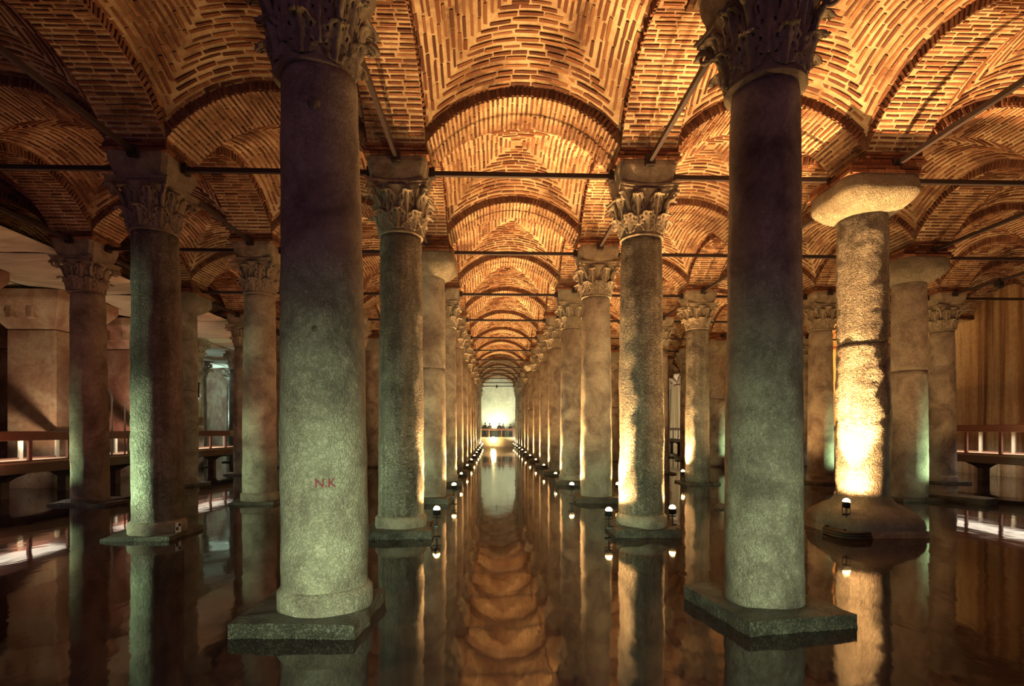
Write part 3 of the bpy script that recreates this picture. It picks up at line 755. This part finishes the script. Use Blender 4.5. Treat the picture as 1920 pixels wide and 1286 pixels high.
wet_stone(-11.0, 15.6, .5, .4, .07, 3, 'flat wet stone beside the dark leafy column')

# ------------------------------------------------------------------ people on the far walkway
def person(x, y, h, cloth, lab, rz):
    t = link('person', None, None, (x, y, 1.15), (0, 0, rz)); tag(t, lab, 'person', 'visitors on the far walkway')
    k = h / 1.75
    J = {'pel': (0, 0, .95, .15, .11), 'wai': (0, 0, 1.12, .14, .10), 'che': (0, 0, 1.32, .17, .12), 'nec': (0, 0, 1.49, .06, .06), 'hea': (0, .0, 1.60, .085, .10), 'top': (0, 0, 1.70, .07, .08),
         'hl': (-.10, 0, .88, .09, .09), 'kl': (-.11, .02, .48, .06, .06), 'al': (-.11, 0, .08, .04, .04), 'tl': (-.12, .16, .03, .035, .03), 'hr': (.10, 0, .88, .09, .09), 'kr': (.11, .04, .48, .06, .06), 'ar': (.11, 0, .08, .04, .04), 'tr': (.12, .16, .03, .035, .03),
         'sl': (-.19, 0, 1.40, .055, .055), 'el': (-.25, .02, 1.12, .042, .042), 'wl': (-.22, .22, .98, .03, .03), 'sr': (.19, 0, 1.40, .055, .055), 'er': (.25, .02, 1.12, .042, .042), 'wr': (.22, .22, .98, .03, .03)}
    E = [('pel', 'wai'), ('wai', 'che'), ('che', 'nec'), ('nec', 'hea'), ('hea', 'top'), ('pel', 'hl'), ('hl', 'kl'), ('kl', 'al'), ('al', 'tl'), ('pel', 'hr'), ('hr', 'kr'), ('kr', 'ar'), ('ar', 'tr'), ('che', 'sl'), ('sl', 'el'), ('el', 'wl'), ('che', 'sr'), ('sr', 'er'), ('er', 'wr')]
    ks = list(J); me = bpy.data.meshes.new('body'); me.from_pydata([tuple(c * k for c in J[a][:3]) for a in ks], [(ks.index(a), ks.index(b)) for a, b in E], []); me.materials.append(M['skin'])
    o = link('body', me, t); m = o.modifiers.new('k', 'SKIN'); 
    for i, a in enumerate(ks): me.skin_vertices[0].data[i].radius = (J[a][3] * k, J[a][4] * k)
    me.skin_vertices[0].data[0].use_root = True; o.modifiers.new('s', 'SUBSURF').levels = 1
    MB().lathe([(.21*k, .78*k), (.20*k, .95*k), (.18*k, 1.12*k), (.215*k, 1.34*k), (.17*k, 1.44*k), (.08*k, 1.49*k)], 16).obj('coat', cloth, t, True, scale=(1, .72, 1))
    for s in (-1, 1):
        MB().tube([(s*.18*k, 0, 1.42*k), (s*.26*k, .02, 1.12*k), (s*.23*k, .2*k, .99*k)], .06*k, 8).obj('sleeve', cloth, t, True)
        MB().tube([(s*.10*k, 0, .90*k), (s*.11*k, .03, .48*k), (s*.11*k, 0, .08*k)], .095*k, 8, .06*k).obj('trouser_leg', M['cloth_dark'], t, True)
    MB().lathe([(.095*k, 1.60*k), (.10*k, 1.68*k), (.07*k, 1.75*k), (.02*k, 1.77*k)], 12).obj('hair', M['hair'], t, True, loc=(0, -.02, 0))
for x, y, h, cl, lab, rz in ((-1.0, 65.6, 1.78, M['cloth_dark'], 'tall person in dark clothes, leftmost of the group behind the far railing', 2.9), (-.45, 65.8, 1.70, M['cloth_blue'], 'person in dark blue standing close beside the tall one behind the far railing', 3.4),
                             (.75, 65.7, 1.72, M['cloth_dark'], 'person in dark clothes just right of the bright far floodlight', 3.1), (1.2, 65.9, 1.66, M['cloth_blue'], 'person in blue, second from the right behind the far railing', 2.7), (2.1, 65.6, 1.60, M['cloth_dark'], 'shorter person standing alone at the right behind the far railing', 3.3)):
    person(x, y + .95, h, cl, lab, rz)
